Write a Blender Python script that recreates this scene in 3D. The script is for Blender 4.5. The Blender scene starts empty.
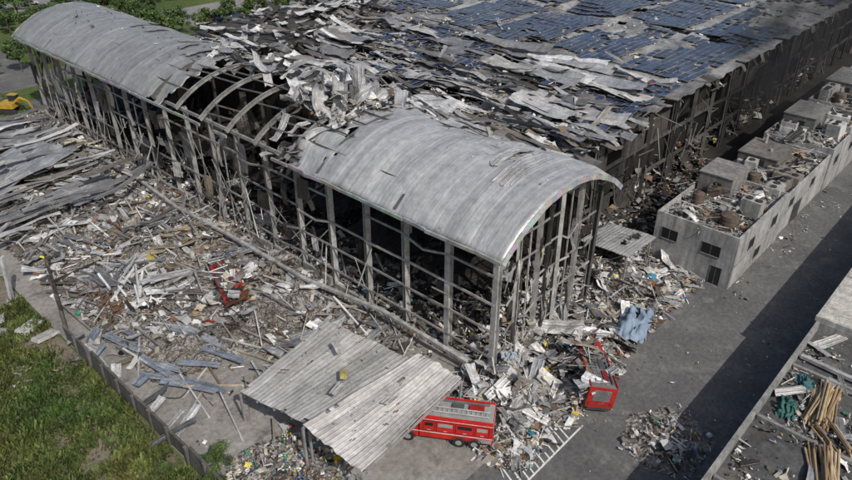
import bpy, math, random
import numpy as np
from mathutils import Vector, Matrix, Euler, noise
RN=random.Random(11)
U=RN.uniform
scene=bpy.context.scene
COL=scene.collection

# ------------------------------------------------------------------ helpers
def nz(x,y,z=0.0): return noise.noise(Vector((x,y,z)))
def fbm(x,y,z=0.0): return nz(x,y,z)+.5*nz(2.1*x,2.1*y,z+5)+.25*nz(4.3*x,4.3*y,z+9)
def sm(a,b,x):
    t=max(0.0,min(1.0,(x-a)/(b-a))); return t*t*(3-2*t)
def rect(x,y,x0,x1,y0,y1,s=2.0):
    return sm(x0-s/2,x0+s/2,x)*(1-sm(x1-s/2,x1+s/2,x))*sm(y0-s/2,y0+s/2,y)*(1-sm(y1-s/2,y1+s/2,y))
def rot(rx=0,ry=0,rz=0): return Euler((rx,ry,rz)).to_matrix()

class MB:
    def __init__(s): s.v=[];s.f=[];s.c=[];s.uv=[];s.m=[]
    def add(s,verts,faces,col=(.5,.5,.5),uvs=None,mi=0):
        b=len(s.v); s.v.extend([tuple(p) for p in verts])
        for f in faces:
            s.f.append(tuple(i+b for i in f)); s.c.append(col); s.m.append(mi)
            if uvs: s.uv.extend([uvs[i] for i in f])
            else: s.uv.extend([(0.0,0.0)]*len(f))
    def box(s,c,sz,R=None,col=(.5,.5,.5),mi=0,taper=1.0):
        x,y,z=sz[0]/2,sz[1]/2,sz[2]/2; c=Vector(c)
        vs=[]
        for k,(a,b,d) in enumerate([(-1,-1,-1),(1,-1,-1),(1,1,-1),(-1,1,-1),(-1,-1,1),(1,-1,1),(1,1,1),(-1,1,1)]):
            t=taper if d>0 else 1.0
            p=Vector((a*x*t,b*y*t,d*z))
            if R is not None: p=R@p
            vs.append(p+c)
        s.add(vs,[(0,3,2,1),(4,5,6,7),(0,1,5,4),(1,2,6,5),(2,3,7,6),(3,0,4,7)],col,[(v.x,v.y) for v in vs],mi)
    def bb(s,x0,x1,y0,y1,z0,z1,col=(.5,.5,.5),mi=0):
        s.box(((x0+x1)/2,(y0+y1)/2,(z0+z1)/2),(x1-x0,y1-y0,z1-z0),None,col,mi)
    def beam(s,p1,p2,w,h,col=(.4,.4,.4),mi=0,roll=0.0):
        p1=Vector(p1);p2=Vector(p2);d=p2-p1;L=d.length
        if L<1e-4: return
        q=d.to_track_quat('X','Z').to_matrix()@rot(roll)
        s.box((p1+p2)/2,(L,w,h),q,col,mi)
    def ibeam(s,p1,p2,w,h,col=(.4,.4,.4),mi=0,roll=0.0,t=.06):
        p1=Vector(p1);p2=Vector(p2);d=p2-p1;L=d.length
        if L<1e-4: return
        q=d.to_track_quat('X','Z').to_matrix()@rot(roll)
        a,b=w/2,h/2;k=t/2
        prof=[(-a,-b),(a,-b),(a,-b+t),(k,-b+t),(k,b-t),(a,b-t),(a,b),(-a,b),(-a,b-t),(-k,b-t),(-k,-b+t),(-a,-b+t)]
        vs=[p1+q@Vector((0,y,z)) for y,z in prof]+[p2+q@Vector((0,y,z)) for y,z in prof]
        n=12
        fs=[(i,(i+1)%n,(i+1)%n+n,i+n) for i in range(n)]
        fs+=[(11,0,1,2),(5,6,7,8),(2,3,10,11),(3,4,9,10),(4,5,8,9)]
        fs+=[(23,12,13,14),(17,18,19,20)]
        s.add(vs,fs,col,None,mi)
    def cyl(s,p1,p2,r,n=10,col=(.4,.4,.4),mi=0,r2=None):
        p1=Vector(p1);p2=Vector(p2);d=p2-p1
        if r2 is None:r2=r
        q=d.to_track_quat('Z','Y').to_matrix()
        vs=[];
        for P,rr in((p1,r),(p2,r2)):
            for i in range(n):
                a=2*math.pi*i/n; vs.append(P+q@Vector((rr*math.cos(a),rr*math.sin(a),0)))
        fs=[(i,(i+1)%n,(i+1)%n+n,i+n) for i in range(n)]+[tuple(range(n))[::-1],tuple(range(n,2*n))]
        s.add(vs,fs,col,None,mi)
    def sheet(s,c,L,W,R,nl=6,nw=3,curl=0.0,amp=0.1,col=(.5,.5,.5),mi=0,twist=0.0,kink=0.0,ragged=0.0):
        c=Vector(c);vs=[];uv=[];o=U(0,50);uo=U(0,10)
        kp=U(.25,.75);
        for i in range(nl+1):
            a=(i/nl-.5)*L
            if abs(curl)>1e-3: px=math.sin(curl*a)/curl;pz=(1-math.cos(curl*a))/curl
            else: px=a;pz=0
            if kink and i/nl>kp:
                da=(i/nl-kp)*L; pz+=da*math.sin(kink); px-=da*(1-math.cos(kink))
            tw=twist*a
            for j in range(nw+1):
                b=(j/nw-.5)*W
                n=amp*fbm(a*.35+o,b*.6+o*.7)*1.5
                e=0
                if ragged and i in(0,nl): e=ragged*nz(b*1.5,o)
                vs.append(c+R@Vector((px+e+amp*.3*nz(a,b,o),b*math.cos(tw),pz+b*math.sin(tw)+n)))
                uv.append((b+uo,a+o))
        fs=[]
        for i in range(nl):
            for j in range(nw):
                k=i*(nw+1)+j; fs.append((k,k+nw+1,k+nw+2,k+1))
        s.add(vs,fs,col,uv,mi)
    def build(s,name,mats,parent=None,smooth=False,loc=None,rotz=None,solid=0,bevel=0):
        me=bpy.data.meshes.new(name)
        me.from_pydata(s.v,[],s.f)
        for m in mats: me.materials.append(m)
        nf=len(s.f)
        lt=np.array([len(f) for f in s.f],dtype=np.int32)
        cols=np.ones((nf,4),dtype=np.float32); cols[:,:3]=np.array(s.c,dtype=np.float32)[:,:3]
        ca=me.color_attributes.new('Col','FLOAT_COLOR','CORNER')
        ca.data.foreach_set('color',np.repeat(cols,lt,axis=0).ravel())
        uvl=me.uv_layers.new(name='UVMap')
        uvl.data.foreach_set('uv',np.array(s.uv,dtype=np.float32).ravel())
        me.polygons.foreach_set('material_index',np.array(s.m,dtype=np.int32))
        if smooth: me.polygons.foreach_set('use_smooth',np.ones(nf,dtype=bool))
        me.update()
        ob=bpy.data.objects.new(name,me); COL.objects.link(ob)
        if parent: ob.parent=parent
        if loc: ob.location=loc
        if rotz is not None: ob.rotation_euler[2]=rotz
        if bevel:
            b=ob.modifiers.new('b','BEVEL');b.width=bevel;b.segments=2;b.limit_method='ANGLE'
        if solid:
            b=ob.modifiers.new('s','SOLIDIFY');b.thickness=solid;b.offset=-1
        return ob
def empty(name,loc=(0,0,0),rotz=0):
    e=bpy.data.objects.new(name,None);COL.objects.link(e);e.location=loc;e.rotation_euler[2]=rotz;e.empty_display_size=.5;return e

# ------------------------------------------------------------------ materials
class NT:
    def __init__(s,name):
        s.mat=bpy.data.materials.new(name);s.mat.use_nodes=True
        s.t=s.mat.node_tree;s.n=s.t.nodes;s.b=s.n['Principled BSDF'];s.tc=None
    def node(s,ty,**k):
        n=s.n.new(ty)
        for a,b in k.items(): setattr(n,a,b)
        return n
    def l(s,a,b): s.t.links.new(a,b)
    def coord(s,kind='Object'):
        if not s.tc: s.tc=s.node('ShaderNodeTexCoord')
        return s.tc.outputs[kind]
    def mapping(s,src,scale=(1,1,1)):
        m=s.node('ShaderNodeMapping'); s.l(src,m.inputs['Vector']); m.inputs['Scale'].default_value=scale; return m.outputs[0]
    def noise(s,src,scale,detail=4,rough=.6):
        n=s.node('ShaderNodeTexNoise'); s.l(src,n.inputs['Vector']); n.inputs['Scale'].default_value=scale
        n.inputs['Detail'].default_value=detail;n.inputs['Roughness'].default_value=rough;return n.outputs['Fac']
    def vor(s,src,scale,out='Color'):
        n=s.node('ShaderNodeTexVoronoi'); s.l(src,n.inputs['Vector']); n.inputs['Scale'].default_value=scale;return n.outputs[out]
    def ramp(s,src,stops):
        r=s.node('ShaderNodeValToRGB');e=r.color_ramp.elements
        while len(e)<len(stops): e.new(.5)
        for i,(p,c) in enumerate(stops):
            e[i].position=p
            if not isinstance(c,(tuple,list)): c=(c,c,c)
            e[i].color=(c[0],c[1],c[2],1)
        s.l(src,r.inputs[0]);return r.outputs[0]
    def mix(s,a,b,fac,mode='MIX'):
        m=s.node('ShaderNodeMix',data_type='RGBA',blend_type=mode)
        for v,i in((a,6),(b,7)):
            if isinstance(v,(tuple,list)): m.inputs[i].default_value=(v[0],v[1],v[2],1)
            else: s.l(v,m.inputs[i])
        if isinstance(fac,(int,float)): m.inputs[0].default_value=fac
        else: s.l(fac,m.inputs[0])
        return m.outputs[2]
    def math(s,op,a,b=None):
        m=s.node('ShaderNodeMath',operation=op)
        for v,i in((a,0),(b,1)):
            if v is None: continue
            if isinstance(v,(int,float)): m.inputs[i].default_value=v
            else: s.l(v,m.inputs[i])
        return m.outputs[0]
    def bump(s,h,dist,st=1.0,prev=None):
        b=s.node('ShaderNodeBump');b.inputs['Distance'].default_value=dist;b.inputs['Strength'].default_value=st
        s.l(h,b.inputs['Height'])
        if prev: s.l(prev,b.inputs['Normal'])
        return b.outputs[0]
    def fin(s,col,rough=.8,metal=0,normal=None,spec=.3):
        if isinstance(col,(tuple,list)): s.b.inputs['Base Color'].default_value=(col[0],col[1],col[2],1)
        else: s.l(col,s.b.inputs['Base Color'])
        if isinstance(rough,(int,float)): s.b.inputs['Roughness'].default_value=rough
        else: s.l(rough,s.b.inputs['Roughness'])
        s.b.inputs['Metallic'].default_value=metal
        s.b.inputs['Specular IOR Level'].default_value=spec
        if normal: s.l(normal,s.b.inputs['Normal'])
        return s.mat

def m_vc(name,rough=.8,metal=0,dirt=.6,nscale=.6,corr=0,cdist=.04,soot=0.0,spec=.3,streakz=0,rust=.45,dent=.25,lap=0,lapv=.78,sscale=.09,sedge=.42):
    t=NT(name);o=t.coord('Object')
    a=t.node('ShaderNodeAttribute');a.attribute_name='Col'
    d=t.ramp(t.noise(o,nscale,6,.7),[(.3,1-dirt),(.62,1.0)])
    c=t.mix(a.outputs['Color'],d,1.0,'MULTIPLY')
    d2=t.ramp(t.noise(o,nscale*9,3,.7),[(.3,.7),(.65,1.08)])
    c=t.mix(c,d2,.8,'MULTIPLY')
    nrm=None
    if streakz:
        st=t.ramp(t.noise(t.mapping(o,(1.4,1.4,.12)),1.0,5,.7),[(.35,1-streakz),(.6,1.0)])
        c=t.mix(c,st,1,'MULTIPLY')
    if corr:
        uv=t.coord('UV')
        st=t.ramp(t.noise(t.mapping(uv,(1.6,.09,1)),1.0,5,.7),[(.3,.6),(.6,1.05)])
        c=t.mix(c,st,.75,'MULTIPLY')
        rs=t.ramp(t.noise(t.mapping(uv,(.5,.16,1)),1.0,6,.75),[(.56,0),(.72,1)])
        c=t.mix(c,(.16,.10,.06),t.math('MULTIPLY',rs,rust))
        sp=t.node('ShaderNodeSeparateXYZ');t.l(uv,sp.inputs[0])
        w=t.math('SINE',t.math('MULTIPLY',sp.outputs[0],2*math.pi/corr))
        w=t.math('POWER',t.math('MAXIMUM',w,0.0),2.0)
        nrm=t.bump(w,cdist)
        nrm=t.bump(t.noise(o,.8,3,.6),dent,1.0,nrm)
        if lap:
            fl=t.math('FLOOR',t.math('DIVIDE',sp.outputs[0],lap))
            wn=t.node('ShaderNodeTexWhiteNoise',noise_dimensions='1D');t.l(fl,wn.inputs['W'])
            c=t.mix(c,t.ramp(wn.outputs['Value'],[(0,lapv),(1,1.08)]),1,'MULTIPLY')
            fr=t.math('FRACT',t.math('DIVIDE',sp.outputs[0],lap))
            c=t.mix(c,t.ramp(fr,[(0,.6),(.05,1.0),(.97,1.0),(1,.65)]),.7,'MULTIPLY')
    if soot:
        sf=t.ramp(t.noise(o,sscale,6,.65),[(sedge,0),(.64,soot)])
        c=t.mix(c,(.03,.028,.026),sf)
    return t.fin(c,rough,metal,nrm,spec)

M_metal=m_vc('painted_steel',.6,.1,.6,.7)
M_sheet=m_vc('corrugated_sheet',.5,.2,.45,.4,corr=.42,cdist=.04)
M_can=m_vc('canopy_sheet',.6,.1,.4,.3,corr=.4,cdist=.025,rust=.55,dent=.08,lap=1.2)
M_roof=m_vc('barrel_roof_sheet',.48,.3,.28,.13,corr=1.0,cdist=.015,rust=.15,dent=.12,lap=1.0,lapv=.86,soot=.25,sscale=.13,sedge=.5)
M_roofs=m_vc('sooty_roof_sheet',.55,.2,.5,.25,corr=.6,cdist=.05,soot=.85,sedge=.46)
M_char=m_vc('charred_steel',.8,0,.6,.5)
M_deb=m_vc('debris_mixed',.85,0,.4,1.0)
M_conc=m_vc('weathered_concrete',.9,0,.45,.3,streakz=.45)
M_panel=m_vc('solar_glass',.32,0,.4,.2,spec=.5)
M_paint=m_vc('vehicle_paint',.4,0,.4,1.2,spec=.4)
M_fab=m_vc('tarpaulin',.7,0,.3,1.5)

def m_rubble():
    t=NT('rubble_ground');o=t.coord('Object')
    v1=t.vor(o,1.7);v2=t.vor(o,4.5);v3=t.vor(o,10.0)
    def grey(v,lo,hi):
        bw=t.node('ShaderNodeRGBToBW');t.l(v,bw.inputs[0])
        return t.ramp(bw.outputs[0],[(.2,(lo,lo*.95,lo*.9)),(.55,(.16,.145,.125)),(.85,(hi,hi*.97,hi*.92))])
    c=t.mix(grey(v1,.03,.42),grey(v2,.03,.5),.55)
    c=t.mix(c,grey(v3,.03,.5),.45)
    br=t.ramp(t.noise(o,.35,4),[(.45,0),(.65,.5)])
    c=t.mix(c,(.15,.115,.08),br)
    c=t.mix(c,(.035,.03,.026),t.ramp(t.noise(o,.11,5,.65),[(.5,0),(.66,.75)]))
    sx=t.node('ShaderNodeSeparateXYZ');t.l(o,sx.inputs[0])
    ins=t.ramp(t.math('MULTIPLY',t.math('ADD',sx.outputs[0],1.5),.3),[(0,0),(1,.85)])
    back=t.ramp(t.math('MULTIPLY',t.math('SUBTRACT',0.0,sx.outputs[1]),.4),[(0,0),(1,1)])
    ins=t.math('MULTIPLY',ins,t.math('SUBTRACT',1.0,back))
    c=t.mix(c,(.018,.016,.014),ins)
    h=t.vor(o,2.2,'Distance')
    n=t.bump(h,.35);n=t.bump(t.noise(o,6,4),.12,1,n)
    return t.fin(c,.9,0,n,.2)
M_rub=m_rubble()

def m_ground(name,c1,c2,c3,scale=.05,fine=3.0,bd=.03,spots=None):
    t=NT(name);o=t.coord('Object')
    c=t.ramp(t.noise(o,scale,6,.65),[(.3,c1),(.5,c2),(.7,c3)])
    f=t.ramp(t.noise(o,fine,5,.7),[(.3,.65),(.7,1.25)])
    c=t.mix(c,f,1.0,'MULTIPLY')
    if spots:
        c=t.mix(c,spots,t.ramp(t.noise(o,.45,5,.75),[(.54,0),(.68,.75)]))
    return t.fin(c,.92,0,t.bump(t.noise(o,fine*2,4),bd),.2)
M_grass=m_ground('grass_ground',(.04,.065,.016),(.06,.09,.024),(.10,.115,.045),.03,.9,.1,(.10,.085,.05))
M_asph=m_ground('asphalt',(.075,.075,.075),(.10,.099,.097),(.14,.137,.13),.12,2.5,.01,(.18,.17,.155))
M_yard=m_ground('yard_concrete',(.15,.145,.135),(.21,.2,.185),(.28,.27,.25),.15,2.0,.01,(.07,.065,.06))
M_soot=m_ground('sooty_floor',(.012,.011,.01),(.022,.02,.018),(.04,.036,.03),.2,2.0,.05)
M_soil=m_ground('soil',(.08,.07,.05),(.14,.12,.09),(.2,.175,.14),.3,2.0,.08,(.05,.07,.025))
M_mark=m_ground('road_paint',(.45,.45,.43),(.55,.55,.52),(.65,.65,.62),.5,3,.005,(.18,.18,.17))
M_lot=m_ground('pale_asphalt',(.14,.14,.135),(.18,.18,.175),(.22,.22,.21),.08,1.2,.01)
def m_leaf(name):
    t=NT(name);o=t.coord('Object')
    a=t.node('ShaderNodeAttribute');a.attribute_name='Col'
    c=t.mix(a.outputs['Color'],t.ramp(t.noise(o,.7,3),[(.3,.55),(.7,1.3)]),1,'MULTIPLY')
    return t.fin(c,.65,0,None,.25)
M_leaf=m_leaf('foliage')
M_bark=m_vc('bark',.9,0,.4,2)

LIGHT=[(.55,.55,.54),(.45,.45,.44),(.74,.74,.72),(.38,.39,.4),(.5,.49,.46)]
MID=[(.22,.22,.22),(.19,.175,.16),(.28,.26,.23),(.2,.2,.21)]
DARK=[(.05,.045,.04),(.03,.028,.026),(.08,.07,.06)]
WARM=[(.42,.37,.28),(.32,.27,.19),(.19,.13,.09),(.24,.17,.11),(.52,.48,.38),(.2,.1,.05)]
VIV=[(.04,.12,.32),(.3,.03,.02),(.04,.18,.1),(.45,.3,.03),(.05,.2,.3),(.55,.5,.1),(.1,.25,.45)]
def pick(w):
    r=RN.random();s=0
    for p,pal in zip(w,(LIGHT,MID,DARK,WARM,VIV)):
        s+=p
        if r<s: break
    c=RN.choice(pal);k=U(.75,1.2)
    return tuple(min(.8,q*k) for q in c)
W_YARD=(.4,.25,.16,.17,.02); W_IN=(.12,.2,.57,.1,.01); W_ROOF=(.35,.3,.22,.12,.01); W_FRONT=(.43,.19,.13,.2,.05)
# soot deposited by the fire in patches
def char(x,y): return 1-.72*sm(.02,.4,fbm(x*.07,y*.07,77))

# ------------------------------------------------------------------ mound
def mound(x,y):
    n=max(0,min(1,.5+.6*fbm(x*.22,y*.22,1)));m=max(0,.5+.6*fbm(x*.7,y*.7,4))
    h=0
    h+=rect(x,y,-20,-.5,22,101,6)*(.1+2.3*n*m)
    h+=rect(x,y,-12,-1,10,26,5)*(.1+1.0*n*m)
    h+=rect(x,y,.5,17.5,.5,101,2)*(.3+2.2*n*(.4+.6*m))
    h+=rect(x,y,-4,9,-6.5,.5,3)*(.2+1.9*n*(.4+m))
    h+=rect(x,y,8,29,-6,3,4)*(.15+1.8*n*m)
    h+=rect(x,y,18,34,-1,7,2)*(.5+1.8*n)
    h+=.9*math.exp(-((x-4)**2+(y+16)**2)/6)*m*1.5
    h+=1.6*math.exp(-((x+20.5)**2+(y-5)**2)/8)*m
    return h

# ------------------------------------------------------------------ ground sheets
def plane(name,x0,x1,y0,y1,z,mat,cuts=1):
    mb=MB();mb.add([(x0,y0,z),(x1,y0,z),(x1,y1,z),(x0,y1,z)],[(0,1,2,3)]);return mb.build(name,[mat])
plane('ground',-900,1600,-900,1600,0,M_grass)
plane('concrete_yard',-24.6,0,-6,104,.008,M_yard)
plane('site_pavement',-60,150,-60,-6,.004,M_asph)
plane('site_pavement',-.0,150,-6,110,.004,M_asph)
plane('factory_floor',0.2,140,0.2,95,.012,M_soot)
plane('soil_strip',-60,-24.8,-30,130,.004,M_soil)
plane('access_road',-120,160,118,127,.008,M_asph)
plane('access_road',2,10,127,320,.012,M_asph)
plane('car_park',52,160,133,156,.012,M_lot)
plane('car_park',-40,0,140,150,.004,M_lot)
plane('highway',-200,500,185,197,.012,M_lot)
plane('lawn',11,50,128,184,.004,M_grass)

mk=MB()
for i in range(11):
    x=-8.6+i*.72
    mk.add([(x,-9.6,.016),(x+.15,-9.6,.016),(x+1.9,-5.2,.016),(x+1.75,-5.2,.016)],[(0,1,2,3)])
for y in(-9.75,-5.15):
    mk.add([(-8.8,y,.018),(0.8,y,.018),(.8,y+.16,.018),(-8.8,y+.16,.018)],[(0,1,2,3)])
mk.build('road_markings',[M_mark])
mk=MB()
for x in range(54,150,3):
    mk.add([(x,134,.02),(x+.15,134,.02),(x+.15,139,.02),(x,139,.02)],[(0,1,2,3)])
mk.build('parking_markings',[M_mark])

mb=MB();st=.55
xs=np.arange(-26,36,st);ys=np.arange(-19,103,st)
idx={}
vs=[];H={}
for i,x in enumerate(xs):
    for j,y in enumerate(ys):
        h=mound(x,y);H[i,j]=h
        idx[i,j]=len(vs);vs.append((x+.2*nz(x*2,y*2),y+.2*nz(x*2,y*2,7),h+(.35*nz(x*1.7,y*1.7,3) if h>.15 else 0)-.06))
fs=[]
for i in range(len(xs)-1):
    for j in range(len(ys)-1):
        if max(H[i,j],H[i+1,j],H[i,j+1],H[i+1,j+1])>.1: fs.append((idx[i,j],idx[i+1,j],idx[i+1,j+1],idx[i,j+1]))
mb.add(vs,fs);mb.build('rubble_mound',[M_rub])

# ------------------------------------------------------------------ debris scatter
def piece(mb,x,y,z,s,w):
    t=RN.random();c=pick(w);R=rot(U(-.6,.6),U(-.6,.6),U(0,6.28))
    if x<0 and y>8:
        k=char(x,y);c=tuple(q*k for q in c)
    if t<.5:
        a=s*U(.4,1.1);b=s*U(.25,.7);k=U(-.3,.3)*s
        vs=[Vector(p) for p in((-a,-b,0),(0,-b*U(.6,1.2),k),(a,-b,0),(a*U(.6,1.1),b,0),(0,b,k),(-a*U(.6,1.1),b*U(.7,1),0))]
        o=Vector((x,y,z+.1*s))
        mb.add([o+R@v for v in vs],[(0,1,4,5),(1,2,3,4)],c)
    elif t<.75:
        L=s*U(1,3.2);w_=U(.03,.1)
        mb.box((x,y,z+.12),(L,w_,w_*U(.5,1.2)),rot(U(-.35,.35),U(-.35,.35),U(0,6.28)),c)
    else:
        mb.box((x,y,z+.1*s),(s*U(.3,.9),s*U(.3,.8),s*U(.15,.5)),R,c,taper=U(.6,1))
def scatter(mb,n,x0,x1,y0,y1,zf,w,smin=.15,smax=.9,mask=None,up=.15):
    for _ in range(n):
        x=U(x0,x1);y=U(y0,y1)
        if mask and RN.random()>mask(x,y): continue
        s=smin+(smax-smin)*RN.random()**2.7
        piece(mb,x,y,zf(x,y)+U(0,up),s,w)
mf=lambda x,y:mound(x,y)
d=MB()
clump=lambda x,y:.12+.88*sm(-.15,.35,fbm(x*.22,y*.22,2))
scatter(d,21000,-22,0,24,102,mf,W_YARD,.07,1.0,clump)
scatter(d,5000,-24,-1,6,28,mf,W_YARD,.07,.5,lambda x,y:clump(x,y)*(.12+.88*sm(-16,-6,x)))
scatter(d,7500,-8,10,-9,2,mf,W_FRONT,.07,.85,clump)
scatter(d,7500,8,30,-8,4,mf,W_FRONT,.08,.85,clump)
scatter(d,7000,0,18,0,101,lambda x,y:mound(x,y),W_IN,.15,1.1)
scatter(d,1500,0,15,0,4,lambda x,y:mound(x,y)+U(0,2),W_FRONT,.12,.8)
scatter(d,1500,0,3,2,60,lambda x,y:mound(x,y),W_FRONT,.12,.8)
scatter(d,2000,18,60,-1,7,lambda x,y:mound(x,y)+U(0,1.2),W_IN,.2,1.1)
scatter(d,1800,-20,80,-20,-9,mf,W_YARD,.04,.22,lambda x,y:.2+.8*sm(-.1,.5,fbm(x*.2,y*.2,6)))
scatter(d,500,28,80,-13,-10.6,mf,W_YARD,.06,.4,lambda x,y:sm(-.1,.4,fbm(x*.2,y*.2,6)))
scatter(d,900,0,9,-19,-13,mf,W_FRONT,.1,.7,lambda x,y:math.exp(-((x-4)**2+(y+16)**2)/7))
scatter(d,900,-24,-16,0,9,mf,(.3,.2,.1,.25,.15),.1,.5)
scatter(d,5500,-60,-24.5,30,64,lambda x,y:0,W_YARD,.06,.5,lambda x,y:sm(-42,-26,x)*clump(x,y))
d.build('rubble_field',[M_deb])

s=MB();b=MB()
def lay(n,x0,x1,y0,y1,w,Lr,Wr,zf=mf,tilt=.25,amp=.25,dirb=None):
    for _ in range(n):
        x=U(x0,x1);y=U(y0,y1);L=U(*Lr);W=U(*Wr)
        a=U(0,6.28) if dirb is None else dirb+U(-.45,.45)
        s.sheet((x,y,zf(x,y)+.3),L,W,rot(U(-tilt,tilt),U(-tilt,tilt),a),6,3,U(-.25,.25),amp,pick(w),0,U(-.1,.1),RN.choice((0,0,U(-.8,.8))),.3)
lay(110,-22,-1,26,100,(.6,.3,.05,.05,0),(1,4.2),(.4,1.2))
lay(50,-12,-1,8,26,(.6,.3,.1,0,0),(1.2,3.6),(.4,1.2))
lay(85,-5,9,-7,1,(.7,.2,.05,.05,0),(1,3.2),(.4,1.1),tilt=.5)
lay(30,-4,12,-7,0,(.9,.1,0,0,0),(2.5,5.5),(.8,1.8),tilt=.6,amp=.45)
lay(75,9,29,-7,3,(.6,.25,.05,.1,0),(1,3.6),(.4,1.2))
lay(18,-20,-2,27,70,(1,0,0,0,0),(1.5,3.5),(1,1.8),tilt=.2,amp=.15)
lay(70,1,17,2,100,(.2,.35,.45,0,0),(2,6),(.8,2),tilt=.6)
for _ in range(52):
    cx=U(-21,-2);cy=U(27,98);a0=U(0,3.14);w=RN.choice(((1,0,0,0,0),(.5,.5,0,0,0),(0,.8,.2,0,0),(.2,.3,0,.5,0)));c0=pick(w)
    kind=RN.random()
    for k in range(RN.randint(4,11)):
        x=cx+U(-1.8,1.8);y=cy+U(-1.8,1.8);a=a0+U(-.3,.3);q=U(.8,1.2);c=tuple(min(.75,v*q) for v in c0);z=mound(x,y)+.25+k*.05
        if kind<.6: s.sheet((x,y,z),U(2,5.5),U(.5,1.1),rot(U(-.15,.15),U(-.15,.15),a),8,3,U(-.15,.15),.25,c,0,U(-.05,.05),0,.3)
        else:
            L=U(2,7);dx=math.cos(a)*L/2;dy=math.sin(a)*L/2;t=U(-.15,.15)
            b.ibeam((x-dx,y-dy,z-t*L/2),(x+dx,y+dy,z+t*L/2),U(.1,.22),U(.12,.28),c)
s.build('fallen_roof_sheets',[M_sheet],smooth=False)
for _ in range(330):
    x=U(-21,0);y=U(8,100);L=U(2,8);a=RN.choice((U(0,3.14),1.57+U(-.3,.3)))
    z=mound(x,y)+.3;t=U(-.12,.15)
    dx=math.cos(a)*L/2;dy=math.sin(a)*L/2
    (b.ibeam if RN.random()<.4 else b.beam)((x-dx,y-dy,z-t*L/2),(x+dx,y+dy,z+t*L/2),U(.05,.2),U(.05,.22),pick((.45,.3,.1,.15,0)))
for _ in range(230):
    x=U(-5,28);y=U(-7.5,3);L=U(1.2,5);a=U(0,3.14);z=mound(x,y)+.35;t=U(-.35,.35)
    dx=math.cos(a)*L/2;dy=math.sin(a)*L/2
    b.beam((x-dx,y-dy,z-t*L/2),(x+dx,y+dy,z+t*L/2),U(.04,.14),U(.04,.14),pick((.55,.25,.1,.1,0)))
b.build('fallen_steel_beams',[M_metal])
cb=MB()
for _ in range(60):
    x=U(-20,22);y=U(-5,2) if x>-4 else U(10,95);a=U(0,6.28);p=None;c=pick((.2,.2,.6,0,0))
    for k in range(12):
        a+=U(-.5,.5);x+=.35*math.cos(a);y+=.35*math.sin(a);q=Vector((x,y,mound(x,y)+.3+.1*math.sin(k)))
        if p: cb.beam(p,q,.05,.05,c)
        p=q
cb.build('tangled_cables',[M_metal])

# ------------------------------------------------------------------ arched hall
hall=empty('burnt_factory_hall')
BAY=5.6;NB=18;BS=BAY*.985
XC=8.1;CH=9.5;XE=16.4
RISE=3.7;RR=(CH*CH+RISE*RISE)/(2*RISE);ZE=14.3
def arc(x): return ZE+RISE-RR+math.sqrt(max(0,RR*RR-(x-XC)**2))
ax_=lambda k,n=16:XC-CH+.5+k*(2*CH-1)/n
steel=lambda k=1:tuple(q*k for q in (.34,.335,.32))
b=MB()
for i in range(NB+1):
    y=i*BS
    lean=U(-.25,.25) if i>1 else 0
    f=1.0 if y<30 else .72
    b.ibeam((0.3,y,0),(0.3+lean*.3,y+lean,ZE-.1),.55,.6,steel(f*U(.95,1.3)),roll=0)
    b.ibeam((XE,y,0),(XE,y+U(-.3,.3),ZE-.1),.42,.5,steel(U(.2,.4)))
    if i%2==0: b.ibeam((8,y,0),(8,y,ZE+1),.3,.3,steel(.2))
    px=None
    for k in range(17):
        x=ax_(k)
        p=Vector((x,y+lean*.6,arc(x)-.45))
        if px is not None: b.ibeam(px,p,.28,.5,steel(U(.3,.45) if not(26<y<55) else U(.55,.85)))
        px=p
for i in range(NB):
    y0=i*BS;y1=(i+1)*BS
    f=1.0 if y0<26 else .75
    for z in (2.4,5.4,8.4,11.4):
        r=RN.random()
        if r<(.12 if y0<28 else .3): continue
        if r<.35:
            m=((.0),(y0+y1)/2+U(-.5,.5),z-U(.2,1.1))
            b.beam((0,y0,z),m,.12,.22,steel(f*U(.7,1.2)));b.beam(m,(0,y1,z+U(-.8,.1)),.12,.22,steel(f*U(.7,1.2)))
        else: b.beam((0,y0,z),(0,y1,z+U(-.1,.1)),.12,.22,steel(f*U(.7,1.2)))
    b.beam((0,y0,ZE-.35),(0,y1,ZE-.35),.2,.4,steel(.9))
    if y0>26:
        if RN.random()<.7: b.beam((0.1,y0+BS/2,U(0,3)),(0.1,y0+BS/2+U(-.2,.2),ZE-U(.3,4)),.12,.14,steel(U(.5,1.2)))
        if RN.random()<.35: b.beam((0.1,y0,U(0,4)),(0.1,y1,U(6,12)),.08,.08,steel(.6))
GX=[0.3,3.3,6.5,9.8,13.1,XE]
for k,x in enumerate(GX[1:]):
    b.ibeam((x,0,0),(x+U(-.15,.15),U(-.1,.1),arc(x)-.5),.42,.45,steel(U(.9,1.3)),roll=math.pi/2)
for k in range(5):
    x0,x1=GX[k],GX[k+1]
    for z in (2.4,5.4,8.4,11.4,14):
        if z>arc(x0)-1: continue
        r=RN.random()
        if r<.15: continue
        dz=0 if r<.6 else -U(.3,1.6)
        b.beam((x0,-.05,z),((x0+x1)/2,-.05+U(-.3,.2),z+dz),.1,.18,steel(U(.6,1.2)));b.beam(((x0+x1)/2,-.05,z+dz),(x1,-.05,z),.1,.18,steel(U(.6,1.2)))
    if k%2: b.beam(((x0+x1)/2,0,0),((x0+x1)/2+U(-.3,.3),0,arc((x0+x1)/2)-U(.5,5)),.12,.14,steel(U(.8,1.3)))
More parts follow.
